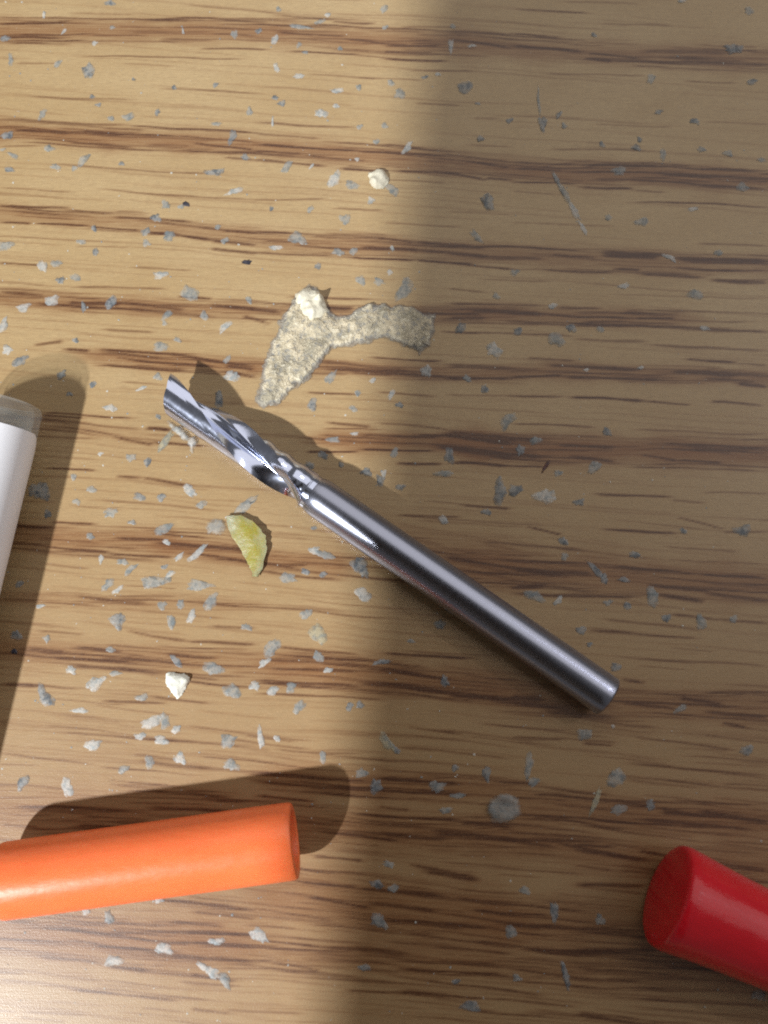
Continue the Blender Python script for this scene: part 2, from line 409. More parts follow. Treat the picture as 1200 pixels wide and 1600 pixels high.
def plastic(name, tone, dark, rough, sss, scale=9):
    m = NT(name)
    c = m.coords('Object', (.4, 1, 1))
    nz = m.noise(c, scale, 4, .6)
    m.set(Base_Color=m.mix(m.ramp(nz, [(.3, 0.), (.7, 1.)]), dark, tone), Roughness=m.math('ADD', m.math('MULTIPLY', m.noise(c, 30, 3), .18), rough - .09),
          Subsurface_Weight=sss, Subsurface_Scale=.06, Specular_IOR_Level=.45)
    m.b.inputs['Subsurface Radius'].default_value = (1.0, .35, .15)
    m.bump(m.noise(c, 26, 3), .22, .01)
    return m.m
M_orange = plastic('orange_plastic', (.95, .205, .065), (.91, .18, .053), .34, .22)
M_red = plastic('red_rubber', (.68, .014, .026), (.60, .011, .020), .19, .15)

# ------------------------------------------------------------------ the end mill
RS = .159
p_end, p_sh, p_tip = at(951, 1090, RS), at(489, 771, RS), None
AX = (p_sh - p_end).normalized()
LS = (p_sh - p_end).length
p_tip = at(263, 614, RS)
LT = (p_tip - p_end).length
mill = empty('end_mill', None, 'polished steel end mill with one spiral flute lying on the wood', 'end mill', mat=axis_matrix(p_end, p_sh))
prof = [(0.0, .0), (0.0, RS * .60), (0.0, RS * .90), (0.010, RS * .975), (0.02, RS)]
prof += [(0.034 + (LS - .13) * t, RS) for t in np.linspace(.02, 1, 30)]
prof += [(LS - .06, RS * .985), (LS - .03, RS * .955), (LS - .002, RS * .905)]
v, f = lathe(prof, 96, False)
mesh('shank', v, f, M_shank, mill, sharp=R(28))
RF = .156
NL = .035
prof = [(LS - .004, RS * .895), (LS + .006, RS * .895), (LS + .03, RS * .885), (LS + NL + .01, RF * .90), (LS + NL + .012, 0)]
v, f = lathe(prof, 72, False)
mesh('neck', v, f, M_flute, mill, sharp=R(28))
# fluted cutter: a round section with one deep gouge, swept and turned along the axis
NA, NZ = 240, 170
LF = LT - (LS + NL)
G = R(118)                                             # the gouge takes this much of the round
verts, faces = [], []
def section(phi, depth, x):
    if phi < G:                                         # steep cutting edge, a floor, a ledge, then the sweep out
        t = phi / G
        if t < .26: s = math.sin(math.pi / 2 * t / .26) ** .55
        elif t < .62: s = 1 - .28 * ((t - .26) / .36) ** 2
        elif t < .68: s = .72 - .20 * (t - .62) / .06
        else: s = .52 * (1 - ((t - .68) / .32) ** 1.6)
        return RF * (1 - depth * s)
    u = (phi - G) / (2 * math.pi - G)                   # the land: two flats behind the edge, scalloped along its back
    r = 1 - .035 * min(1, (1 - u) / .10) - .03 * max(0, 1 - abs(u - .55) / .4)
    if u < .42: r -= .15 * abs(math.sin(math.pi * x / .172)) ** 2.2 * (1 - u / .42) ** .5
    return RF * r
for i in range(NZ + 1):
    t = i / NZ
    x = LS + NL + LF * t
    dep = .79 * min(1, t / .13) ** .75
    start = R(-58 + 210 * t)
    for k in range(NA):
        phi = 2 * math.pi * k / NA
        r = section(phi, dep, x)
        a = phi + start
        xe = x
        if t > .86:                                     # end ground back from the cutting corner
            g = (t - .86) / .14
            xe = x - g * .12 * max(0, .5 + .5 * math.cos(a + R(35))) ** 1.2
            if phi > G: xe += g * .055 * max(0, ((phi - G) / (2 * math.pi - G) - .78) / .22)
        verts.append((xe, r * math.cos(a), r * math.sin(a)))
for i in range(NZ):
    for k in range(NA):
        j = (k + 1) % NA
        faces.append((i * NA + k, i * NA + j, (i + 1) * NA + j, (i + 1) * NA + k))
for m0 in (0, NZ * NA):
    c = sum((Vector(verts[m0 + k]) for k in range(NA)), Vector()) / NA
    verts.append(tuple(c)); ci = len(verts) - 1
    for k in range(NA): faces.append((m0 + k, m0 + (k + 1) % NA, ci))
mesh('fluted_cutter', verts, faces, M_flute, mill, sharp=R(32))

# ------------------------------------------------------------------ orange sleeve, lower left
RO = .272
p0, p1 = at(-9, 1378.5, RO), at(461, 1313, RO)
LO = (p1 - p0).length
sleeve = empty('plastic_sleeve', None, 'orange plastic sleeve with an open round mouth, lying at the lower left', 'sleeve', mat=axis_matrix(p0, p1))
prof = [(0.0, 0.0), (0.0, RO * .55)]
for a in np.linspace(0, 90, 10): prof.append((.10 - .10 * math.cos(R(a)), max(RO * .70, RO - .10 + .10 * math.sin(R(a)))))
prof += [(.10 + (LO - .14) * t, RO * (1 + .004 * math.sin(t * 9))) for t in np.linspace(.03, 1, 30)]
prof += [(LO - .022, RO * .995), (LO - .006, RO * .975), (LO, RO * .94), (LO, RO * .80), (LO - .012, RO * .765)]
v, f = lathe(prof, 96, False)
mesh('outer_wall', v, f, M_orange, sleeve, sharp=R(35))
prof = [(LO - .012, RO * .765), (LO - .05, RO * .74), (LO * .5, RO * .70), (.25, RO * .68), (.2, RO * .5), (.2, 0)]
v, f = lathe(prof, 72, False)
mesh('bore', v, f, M_orange, sleeve, sharp=R(35))

# ------------------------------------------------------------------ red plug, lower right
RR = .372
q0, q1 = at(1041, 1397, RR), at(1200, 1470, RR)
plug = empty('rubber_plug', None, 'red rubber plug with a flat end, cut off by the lower right edge', 'plug', mat=axis_matrix(q0, q1))
TP = R(-2.4)                                            # lies on its tapering side
plug.matrix_world = plug.matrix_world @ Matrix.Rotation(-TP, 4, 'Y')
prof = [(-.018, 0.0), (-.016, RR * .5), (-.006, RR * .84), (.0, RR * .925), (.014, RR * .972), (.04, RR * .992), (.075, RR)]
v, f = lathe(prof, 96, False)
mesh('end_face', v, f, M_red, plug)
prof = [(.075, RR), (.16, RR * .985), (.30, RR * .95), (.5, RR * .915), (.8, RR * .88), (1.2, RR * .855), (1.7, RR * .84), (1.9, RR * .82), (1.95, RR * .7), (1.95, 0)]
v, f = lathe(prof, 96, False)
mesh('tapered_body', v, f, M_red, plug, sharp=R(35))

# ------------------------------------------------------------------ clear vial with white label, left edge
RV = .318
e0, e1 = at(2, 626, RV), at(-88, 984, RV)
vial = empty('clear_vial', None, 'clear plastic vial with a white paper label at the left edge', 'vial', mat=axis_matrix(e0, e1))
clear = NT('clear_plastic')
tr = clear.n('ShaderNodeBsdfTransparent'); tr.inputs[0].default_value = (.97, .98, .98, 1)
fr = clear.n('ShaderNodeLayerWeight'); fr.inputs[0].default_value = .32
mx = clear.n('ShaderNodeMixShader')
clear.set(Base_Color=(.80, .82, .82), Roughness=.22)
fac = clear.math('ADD', clear.math('MULTIPLY', fr.outputs['Facing'], .34), .05, True)
clear.l(fac, mx.inputs[0]); clear.l(tr.outputs[0], mx.inputs[1]); clear.l(clear.b.outputs[0], mx.inputs[2])
clear.l(mx.outputs[0], clear.out.inputs['Surface'])
clear.bump(clear.noise(clear.coords('Object'), 12), .15, .01)
LV = 3.6
prof = [(.015, RV * .78), (.0, RV * .86), (.012, RV * .955), (.05, RV), (LV * .5, RV), (LV, RV), (LV, RV * .84), (.06, RV * .84), (.03, RV * .80), (.015, RV * .78)]
v, f = lathe(prof, 96, False)
mesh('tube_wall', v, f, clear.m, vial, sharp=R(40))
prof = [(.10, 0), (.10, RV * .5), (.10, RV * .83), (.20, RV * .83), (.20, 0)]
v, f = lathe(prof, 60, False)
mesh('end_disc', v, f, clear.m, vial, sharp=R(40))
paper = NT('label_paper')
pn = paper.noise(paper.coords('Object'), 30, 4)
paper.set(Base_Color=paper.mix(pn, (.84, .84, .88), (.89, .89, .92)), Roughness=.42)
paper.bump(pn, .08, .006)
verts, faces = [], []
NA2, NX2 = 90, 40
A0, A1 = R(-15), R(212)                                 # angle round the tube, 90 degrees is the top
X0l, X1l, RC = .215, 3.2, .13
for layer in (0, 1):
    rr = RV + (.010 if layer == 0 else .002)
    for i in range(NX2 + 1):
        t = i / NX2
        x = X0l + (X1l - X0l) * t ** 2.2
        d = x - X0l
        inset = (RC - math.sqrt(max(0, RC * RC - (RC - d) ** 2))) if d < RC else 0
        a0, a1 = A0 + inset / rr, A1 - inset / rr
        for k in range(NA2 + 1):
            a = a0 + (a1 - a0) * k / NA2
            verts.append((x, rr * math.cos(a), rr * math.sin(a)))
S = (NX2 + 1) * (NA2 + 1)
def vi(l, i, k): return l * S + i * (NA2 + 1) + k
for i in range(NX2):
    for k in range(NA2):
        faces.append((vi(0, i, k), vi(0, i, k + 1), vi(0, i + 1, k + 1), vi(0, i + 1, k)))
        faces.append((vi(1, i, k), vi(1, i, k + 1), vi(1, i + 1, k + 1), vi(1, i + 1, k)))
    for k in (0, NA2): faces.append((vi(0, i, k), vi(0, i + 1, k), vi(1, i + 1, k), vi(1, i, k)))
for i in (0, NX2):
    for k in range(NA2): faces.append((vi(0, i, k), vi(0, i, k + 1), vi(1, i, k + 1), vi(1, i, k)))
mesh('paper_label', verts, faces, paper.m, vial, sharp=R(40))

# ------------------------------------------------------------------ the phone that takes the picture; its body shades the right half
pm = NT('phone_black')
pm.set(Base_Color=pm.mix(pm.noise(pm.coords('Object'), 8), (.012, .012, .014), (.02, .02, .022)), Roughness=.3)
PX0, PX1, PY0, PY1 = -5.15, 1.7, -13.0, 1.3
phone = empty('phone', None, 'black phone held over the table, its shade falling across the right half', 'phone', mat=cam.matrix_world.copy())
def rounded(x0, x1, y0, y1, r, n=10):
    pts = []
    for cx, cy, s in ((x1 - r, y1 - r, 0), (x0 + r, y1 - r, 90), (x0 + r, y0 + r, 180), (x1 - r, y0 + r, 270)):
        for k in range(n + 1):
            a = R(s + 90 * k / n); pts.append((cx + r * math.cos(a), cy + r * math.sin(a)))
    return pts
rings = [(.16, .06), (.20, .0), (.78, .0), (.84, .06)]
verts, faces = [], []
for z, ins in rings:
    for x, y in rounded(PX0 + ins, PX1 - ins, PY0 + ins, PY1 - ins, .9 - ins): verts.append((x, y, z))
n = len(verts) // len(rings)
for i in range(len(rings) - 1):
    for k in range(n):
        j = (k + 1) % n
        faces.append((i * n + k, i * n + j, (i + 1) * n + j, (i + 1) * n + k))
faces += [tuple(range(n)), tuple(3 * n + k for k in range(n))]
mesh('phone_body', verts, faces, pm.m, phone, sharp=R(30))
v, f = lathe([(0, 0), (0, .42), (-.07, .42), (-.09, .36), (-.09, 0)], 48, False)
lens = mesh('camera_ring', [(y, z, .158 + x) for x, y, z in v], f, pm.m, phone, sharp=R(30))

# ------------------------------------------------------------------ flakes and crumbs
def flake_material(name, light, dark, alpha):
    m = NT(name)
    co = m.coords('Object')
    oi = m.n('ShaderNodeObjectInfo')
    ad = m.t.nodes.new('ShaderNodeVectorMath'); ad.operation = 'ADD'
    cb = m.t.nodes.new('ShaderNodeCombineXYZ')
    m.l(m.math('MULTIPLY', oi.outputs['Random'], 90), cb.inputs[0]); m.l(co, ad.inputs[0]); m.l(cb.outputs[0], ad.inputs[1])
    n1 = m.noise(ad.outputs[0], 17, 4, .65)
    n2 = m.noise(ad.outputs[0], 60, 2, .5)
    c = m.mix(m.ramp(n1, [(.41, 0.), (.57, 1.)]), dark, light)
    c = m.mix(m.ramp(oi.outputs['Random'], [(0., .30), (1., 0.)]), c, tuple(x * .6 for x in light))
    m.set(Base_Color=c, Roughness=.42, Specular_IOR_Level=.5)
    m.bump(n2, .35, .008)
    tr = m.n('ShaderNodeBsdfTransparent'); mx = m.n('ShaderNodeMixShader')
    core = m.n('ShaderNodeAttribute', attribute_name='core').outputs['Fac']
    nr = m.noise(ad.outputs[0], 38, 4, .7)
    fac = m.math('MULTIPLY', m.ramp(m.math('ADD', m.math('MULTIPLY', core, .50), m.math('MULTIPLY', nr, 1.15)), [(.56, 0.), (1.0, 1.)]), m.ramp(n1, [(.32, alpha + .16), (.62, alpha - .16)]), True)
    m.l(fac, mx.inputs[0]); m.l(tr.outputs[0], mx.inputs[1]); m.l(m.b.outputs[0], mx.inputs[2])
    m.l(mx.outputs[0], m.out.inputs['Surface'])
    return m.m
FM = {'g': flake_material('grey_flake', (.52, .565, .555), (.21, .26, .28), .52),
      's': flake_material('slate_flake', (.40, .445, .46), (.11, .145, .175), .60),
      'w': flake_material('white_flake', (.82, .83, .79), (.36, .41, .42), .58),
      'c': flake_material('cream_flake', (.58, .52, .35), (.28, .28, .24), .74),
      'k': flake_material('dark_crumb', (.06, .06, .08), (.02, .02, .035), .95),
      'b': flake_material('brown_splinter', (.14, .05, .045), (.06, .025, .025), .9)}
COLOUR = {'g': 'pale grey', 's': 'slate grey', 'w': 'whitish', 'c': 'cream', 'k': 'near black', 'b': 'dark brown'}

def flake_mesh(L, W, seed, hgt):
    r = random.Random(seed)
    n = r.choice((12, 13, 14, 16, 17))
    out = []
    ph = r.uniform(0, 6.28)
    for k in range(n):
        a = 2 * math.pi * (k + r.uniform(-.25, .25)) / n
        j = r.uniform(.70, 1.16) * (1 + .16 * math.sin(2 * a + ph) + .12 * math.sin(3 * a - ph))
        out.append((math.cos(a) * L / 2 * j, math.sin(a) * W / 2 * j))
    verts = [(x, y, 0.0) for x, y in out]
    verts += [(x * r.uniform(.84, .97), y * r.uniform(.84, .97), hgt * r.uniform(.3, .8)) for x, y in out]
    verts += [(x * .45 + r.uniform(-.1, .1) * L, y * .45 + r.uniform(-.1, .1) * W, hgt * r.uniform(.6, 1.25)) for x, y in out[::2]]
    m = len(out[::2])
    faces = []
    for k in range(n):
        j = (k + 1) % n
        faces.append((k, j, n + j, n + k))
    for k in range(n):
        j = (k + 1) % n
        a, b = 2 * n + (k // 2) % m, 2 * n + (((k + 1) // 2) if k + 1 < n else 0) % m
        if a == b: faces.append((n + k, n + j, a))
        else: faces.append((n + k, n + j, b, a))
    faces.append(tuple(2 * n + k for k in range(m)))
    return verts, faces, [0.0] * n + [.45] * n + [1.0] * m

FLAKES = """
173 5 16 10 0 s|69 23 14 5 100 w|100 49 14 4 120 w|8 60 14 10 20 s|148 68 10 7 0 w|17 93 18 8 80 g|90 100 14 10 -30 g|138 111 25 21 60 s|176 43 10 6 0 g
286 49 10 4 80 w|366 54 16 9 90 g|337 133 9 8 0 s|272 137 9 7 50 s|209 124 7 5 0 s|144 151 8 6 0 s|154 164 8 7 0 s|246 175 11 7 80 s|200 183 16 14 0 g
174 185 9 9 0 g|66 179 18 10 -60 g|390 174 12 10 80 g|338 194 14 7 0 g|363 214 20 11 -70 s|12 212 17 16 0 s|76 232 17 10 0 g|20 243 18 8 25 g
4 234 8 6 0 g|15 265 16 8 20 s|131 250 20 12 -60 g|117 263 10 8 0 g|87 261 14 9 0 g|190 256 8 7 0 s|338 269 26 12 0 s|367 299 24 10 -20 w|383 246 12 9 0 s
259 320 15 11 0 g|291 319 9 9 0 k|283 323 9 8 0 g|244 341 14 13 0 s|147 357 10 7 90 s|227 363 14 13 0 g|264 369 20 14 0 g|229 380 12 10 0 g|340 355 10 8 0 g
351 376 12 10 0 g|8 384 24 14 10 g|126 378 14 8 10 g|149 394 12 9 60 s|435 15 9 8 0 g|512 23 10 9 0 w|600 14 14 12 0 g|468 42 36 6 12 g|500 34 20 6 -25 g
404 49 9 9 0 s|430 62 18 9 -70 w|467 70 10 8 90 g|477 82 8 6 0 s|532 76 8 7 0 g|602 43 10 8 0 g|432 107 14 10 80 w|467 119 16 8 -10 w|527 142 16 10 0 w
560 137 12 8 80 g|611 130 12 10 0 g|625 147 20 15 20 g|663 121 10 6 0 s|684 116 12 6 0 w|704 73 28 7 95 w|737 72 16 5 -10 w|707 41 10 9 0 g|726 138 26 20 0 s
430 153 10 9 0 s|440 162 11 11 0 s|502 177 20 16 0 w|526 166 10 8 0 w|426 190 16 4 90 w|562 198 10 8 0 g|601 197 10 10 0 g|637 231 24 9 -50 w|587 222 9 9 0 g
558 249 7 7 0 w|751 217 12 8 0 s|747 162 8 5 0 s|796 189 10 9 0 s|448 261 20 12 -40 g|487 260 10 5 -50 w|522 280 30 14 -70 w|550 290 22 12 20 g
613 296 24 16 40 g|580 313 12 11 0 w|485 327 12 9 -50 g|539 343 18 13 90 g|424 326 8 7 0 s|466 373 24 18 0 g|430 387 20 7 10 w|528 394 16 13 0 g|552 393 14 10 -45 g
613 388 10 6 90 w|762 316 28 20 50 s|745 370 30 9 50 g|1065 2 14 6 0 w|1170 17 14 12 0 g|1147 77 34 14 -10 s|1174 128 14 12 0 s|1017 123 14 14 0 g|928 55 8 8 0 s
842 160 44 5 88 g|848 193 24 13 80 s|873 180 14 7 -60 s|882 197 10 8 0 g|1029 175 12 8 0 s|1086 190 14 10 0 s|940 226 10 9 0 s|994 231 13 11 0 s|999 218 8 8 0 s
1036 242 20 10 90 g|1096 234 14 8 -5 s|1137 240 14 12 0 g|967 267 18 15 0 g|1160 293 18 14 0 g|869 279 30 7 66 g|882 303 30 11 62 g|897 330 30 11 65 w|910 355 22 8 62 w
950 340 12 9 0 g|1003 347 18 14 0 g|1083 327 14 7 0 w|67 417 20 12 70 w|88 412 17 10 -20 g|95 438 12 12 0 s|117 434 14 12 0 g|250 430 20 12 0 w|386 410 12 9 10 k
297 458 28 20 0 g|260 493 16 11 -40 g|257 505 9 8 0 g|319 494 14 14 0 g|389 469 12 8 40 g|37 480 18 14 0 w|80 470 18 17 0 w|5 508 24 12 -60 w|12 547 16 12 0 w
31 564 22 14 -20 s|118 532 8 8 0 s|131 480 14 9 80 s|174 472 22 15 -60 s|352 511 26 10 -55 w|277 531 10 9 0 g|251 542 24 12 0 g|355 562 16 8 -60 g|363 588 20 16 0 w
96 586 18 10 -60 s|145 601 10 10 0 s|109 616 10 7 0 s|247 589 12 10 0 g|221 607 14 6 -30 w|172 637 16 11 0 w|247 651 8 8 0 s|258 690 34 12 -50 c|230 722 14 10 -40 s
205 715 14 12 20 g|157 709 8 6 0 w|115 745 10 9 0 g|62 768 28 26 0 s|75 803 12 10 0 s|143 765 15 10 0 g|218 776 18 12 0 s|252 777 12 12 0 s|297 767 22 14 20 w
314 789 14 12 0 g|120 784 10 10 0 g|174 801 22 12 -30 g|206 816 10 8 0 s|257 826 30 14 -35 g|260 847 10 9 0 w|141 838 12 9 0 g|308 865 34 11 -40 w|280 870 18 7 -35 w
158 873 12 8 80 w|192 878 14 10 0 g|204 890 20 9 -50 g|265 898 16 9 -40 w|240 909 40 16 0 g|257 886 9 8 0 s|312 914 40 12 5 g|168 914 22 12 -50 g|184 922 18 7 -30 w
330 940 24 16 -50 g|299 962 20 10 -60 w|253 947 14 12 80 g|283 944 14 10 -60 g|267 972 20 10 80 g|183 970 26 18 80 s|385 980 16 9 0 g|63 947 12 6 0 w|73 998 12 9 90 g
30 913 12 9 0 s|26 993 14 14 0 s|22 1018 9 7 0 k|173 1015 14 7 0 g|111 1047 14 12 0 w|150 1068 30 14 -40 w|180 1052 16 8 -10 g|70 1090 30 20 60 s|275 1032 20 10 50 s
333 1045 30 18 0 g|363 1080 24 18 60 g|398 1072 14 14 0 w|222 1090 16 12 0 g|124 1110 20 8 0 w|238 1128 26 16 -10 w|258 1127 20 14 80 g|276 1139 16 9 -50 w|219 1150 14 10 0 w
252 1157 18 12 0 w|145 1164 24 12 -35 w|357 1157 24 16 -20 g|281 1185 18 14 70 w|234 1192 18 12 60 g|193 1202 14 12 0 g|361 1195 20 14 0 g|36 1223 18 14 -60 s
105 1230 24 15 80 w|490 860 14 12 0 w|508 867 26 14 20 g|450 903 24 14 20 g|477 893 12 9 0 s|505 897 12 8 0 s|563 885 36 16 60 s|566 929 24 18 30 w|478 960 16 14 0 g
497 990 30 18 70 c|497 1025 16 14 0 g|426 1012 26 20 -60 g|413 1035 20 8 -40 w|426 1080 14 12 0 w|455 1073 16 14 0 g|512 1047 14 8 -20 w|595 1034 24 8 -15 s|546 1104 12 10 0 s
562 1101 12 10 0 s|467 1105 20 14 -60 g|408 1155 26 10 80 w|433 1154 12 8 30 w|504 1183 16 10 80 g|605 1160 28 14 60 c|618 1171 14 9 50 s|565 1208 18 12 -20 g
587 1228 20 16 0 s|683 1229 18 16 -40 g|711 1200 10 8 0 s|760 1209 18 12 60 s|714 1243 18 8 0 g|697 1266 18 9 0 g|695 1064 14 12 90 s|687 976 14 14 0 s|642 1002 12 6 0 g
1047 403 20 8 25 w|1123 395 12 12 0 g|804 426 14 10 0 g|1088 460 22 18 0 g|975 447 14 10 0 w|775 463 10 9 0 g|863 478 14 8 0 w|720 513 16 13 -40 s|809 518 14 12 0 s
893 513 16 14 0 s|868 530 26 22 70 g|772 547 22 18 0 w|1101 513 14 7 20 w|938 515 14 8 0 g|730 592 14 9 30 g|757 608 14 10 0 s|916 578 8 5 0 w|1001 575 8 6 0 w
792 658 30 18 -60 g|836 688 16 12 -30 g|813 703 16 14 60 s|928 730 20 15 -40 g|702 713 20 15 90 s|695 740 24 10 0 g|948 675 14 12 0 s|853 728 18 5 -55 b|872 740 14 8 0 g
780 768 36 18 -80 s|806 766 26 14 0 s|852 776 28 22 0 w|905 785 14 12 0 s|760 800 12 10 0 s|880 846 14 12 0 s|1067 829 10 8 0 s|1160 829 24 18 0 s|882 870 10 10 0 g
991 867 14 12 0 s|932 893 28 10 50 s|944 904 14 12 80 s|975 906 14 9 0 s|1019 934 27 18 -80 g|834 931 26 14 10 g|872 939 14 9 -40 w|981 947 12 11 0 s|950 942 12 9 0 g
1041 966 12 12 0 s|1095 972 18 18 0 g|1146 967 12 10 0 g|908 985 14 12 0 s|921 1007 9 7 0 s|962 1042 18 10 0 s|1063 1107 18 9 -30 g|913 1147 20 15 -30 g|958 1135 6 5 0 w
1167 1173 18 14 0 s|963 1215 26 22 30 g|826 1195 30 12 -80 g|834 1222 16 10 0 g|930 1252 36 9 -65 c|967 1266 24 12 0 g|1016 1257 14 14 0 s|820 1391 14 12 0 g
866 1424 28 9 85 s|799 1456 16 14 0 g|592 1440 26 14 20 g|588 1381 16 12 0 s|615 1388 12 12 0 g|884 1525 32 9 72 s|712 1534 10 7 0 s|736 1572 24 16 0 s|808 1528 14 8 0 g
405 1460 28 14 50 w|607 1350 16 8 20 g|937 1438 14 12 0 g|134 1424 12 8 0 w|170 1433 14 14 0 g|248 1405 14 10 0 w|340 1470 20 10 0 w|257 1482 22 16 0 w|178 1501 22 14 -20 w
328 1517 26 14 30 w|350 1530 26 14 45 g|1185 1555 20 14 0 g|516 590 26 10 -50 g|488 633 18 14 -50 s|559 614 10 8 0 g|582 595 9 8 0 w|612 616 14 9 -60 w|624 633 11 9 0 s
666 580 20 14 -80 w|552 639 14 8 0 g|521 687 16 10 0 g|554 678 10 6 0 w|505 711 14 12 0 s|533 726 9 8 0 s|572 738 16 12 0 s|594 750 14 13 70 s|600 739 10 8 60 w|483 727 14 12 0 s
616 707 14 10 -40 g|626 761 14 9 0 s|693 813 14 12 0 w|342 624 26 12 80 s|497 416 12 8 40 s|563 438 16 14 -60 g|592 440 18 10 20 g|609 426 10 8 0 w|632 452 34 20 -55 g
383 790 36 14 -30 g|490 825 9 7 0 s|1190 250 12 8 0 g|570 1512 18 10 0 g
"""
LAND = [("the cutter's pointed tip", 268, 620), ("the cutter's neck", 487, 760), ("the middle of the shank", 720, 925), ("the shank's end", 958, 1088),
        ("the yellow chip", 390, 850), ("the white crumb", 278, 1068), ("the crust's lower foot", 418, 620), ("the crust's cream knob", 484, 470),
        ("the crust's right end", 668, 510), ("the vial's clear rim", 40, 618), ("the vial's label", 12, 790), ("the orange sleeve's mouth", 465, 1312),
        ("the middle of the orange sleeve", 230, 1345), ("the red plug's end face", 1035, 1400), ("the big round flake", 785, 1265), ("the long broken streak", 890, 318),
        ("the thin upright streak", 845, 150), ("the cream lump", 590, 280), ("the photo's top left corner", 0, 0), ("the photo's top right corner", 1200, 0),
        ("the photo's bottom left corner", 0, 1600), ("the photo's bottom right corner", 1200, 1600), ("the photo's top edge centre", 600, 0), ("the photo's right edge centre", 1200, 800)]
def where(x, y):
    nm, lx, ly = min(LAND, key=lambda q: (q[1] - x) ** 2 + (q[2] - y) ** 2)
    d = math.hypot(lx - x, ly - y)
    a = math.degrees(math.atan2(ly - y, x - lx)) % 360
    w8 = ('right of', 'above right of', 'above', 'above left of', 'left of', 'below left of', 'below', 'below right of')[int((a + 22.5) // 45) % 8]
    return w8 + ' ' + nm, d
items = []
for s in FLAKES.replace('\n', '|').split('|'):
    if s.strip():
        q = s.split(); items.append((*[float(x) for x in q[:5]], q[5]))
described = []
for x, y, L, W, ang, kd in items:
    asp = L / W
    sz = math.sqrt(L * W)
    word = 'sliver' if asp > 2.4 else ('oblong flake' if asp > 1.5 else 'flake')
    size = 'tiny ' if sz < 9.5 else ('small ' if sz < 14 else ('' if sz < 19 else 'large '))
    wh, d = where(x, y)
    described.append((size + COLOUR[kd] + ' ' + word + ' ' + wh, d))
ORD = ['nearest', 'second nearest', 'third nearest', 'fourth nearest', 'fifth nearest', 'sixth nearest', 'seventh nearest', 'eighth nearest']
bybase = {}
for i, (b, d) in enumerate(described): bybase.setdefault(b, []).append((d, i))
labels = {}
for b, lst in bybase.items():
    lst.sort()
    for k, (d, i) in enumerate(lst):
        labels[i] = b if len(lst) == 1 else b + ', ' + ORD[k] + (' of two' if len(lst) == 2 and k == 0 else ' to it')
for i, (x, y, L, W, ang, kd) in enumerate(items):
    s = .00512
    h = .0015 + .00022 * math.sqrt(L * W) * rnd.uniform(.4, 1.3)
    v, f, core = flake_mesh(L * s * 1.3, W * s * 1.3, 100 + i, h)
    o = mesh('flake', v, f, FM[kd], smooth=True)
    o.data.attributes.new('core', 'FLOAT', 'POINT').data.foreach_set('value', core)
    p = at(x, y)
    o.location = (p.x, p.y, .0015)
    o.rotation_euler = (0, 0, R(-ang))
    tag(o, labels[i], 'flake', 'flakes stuck on the wood')

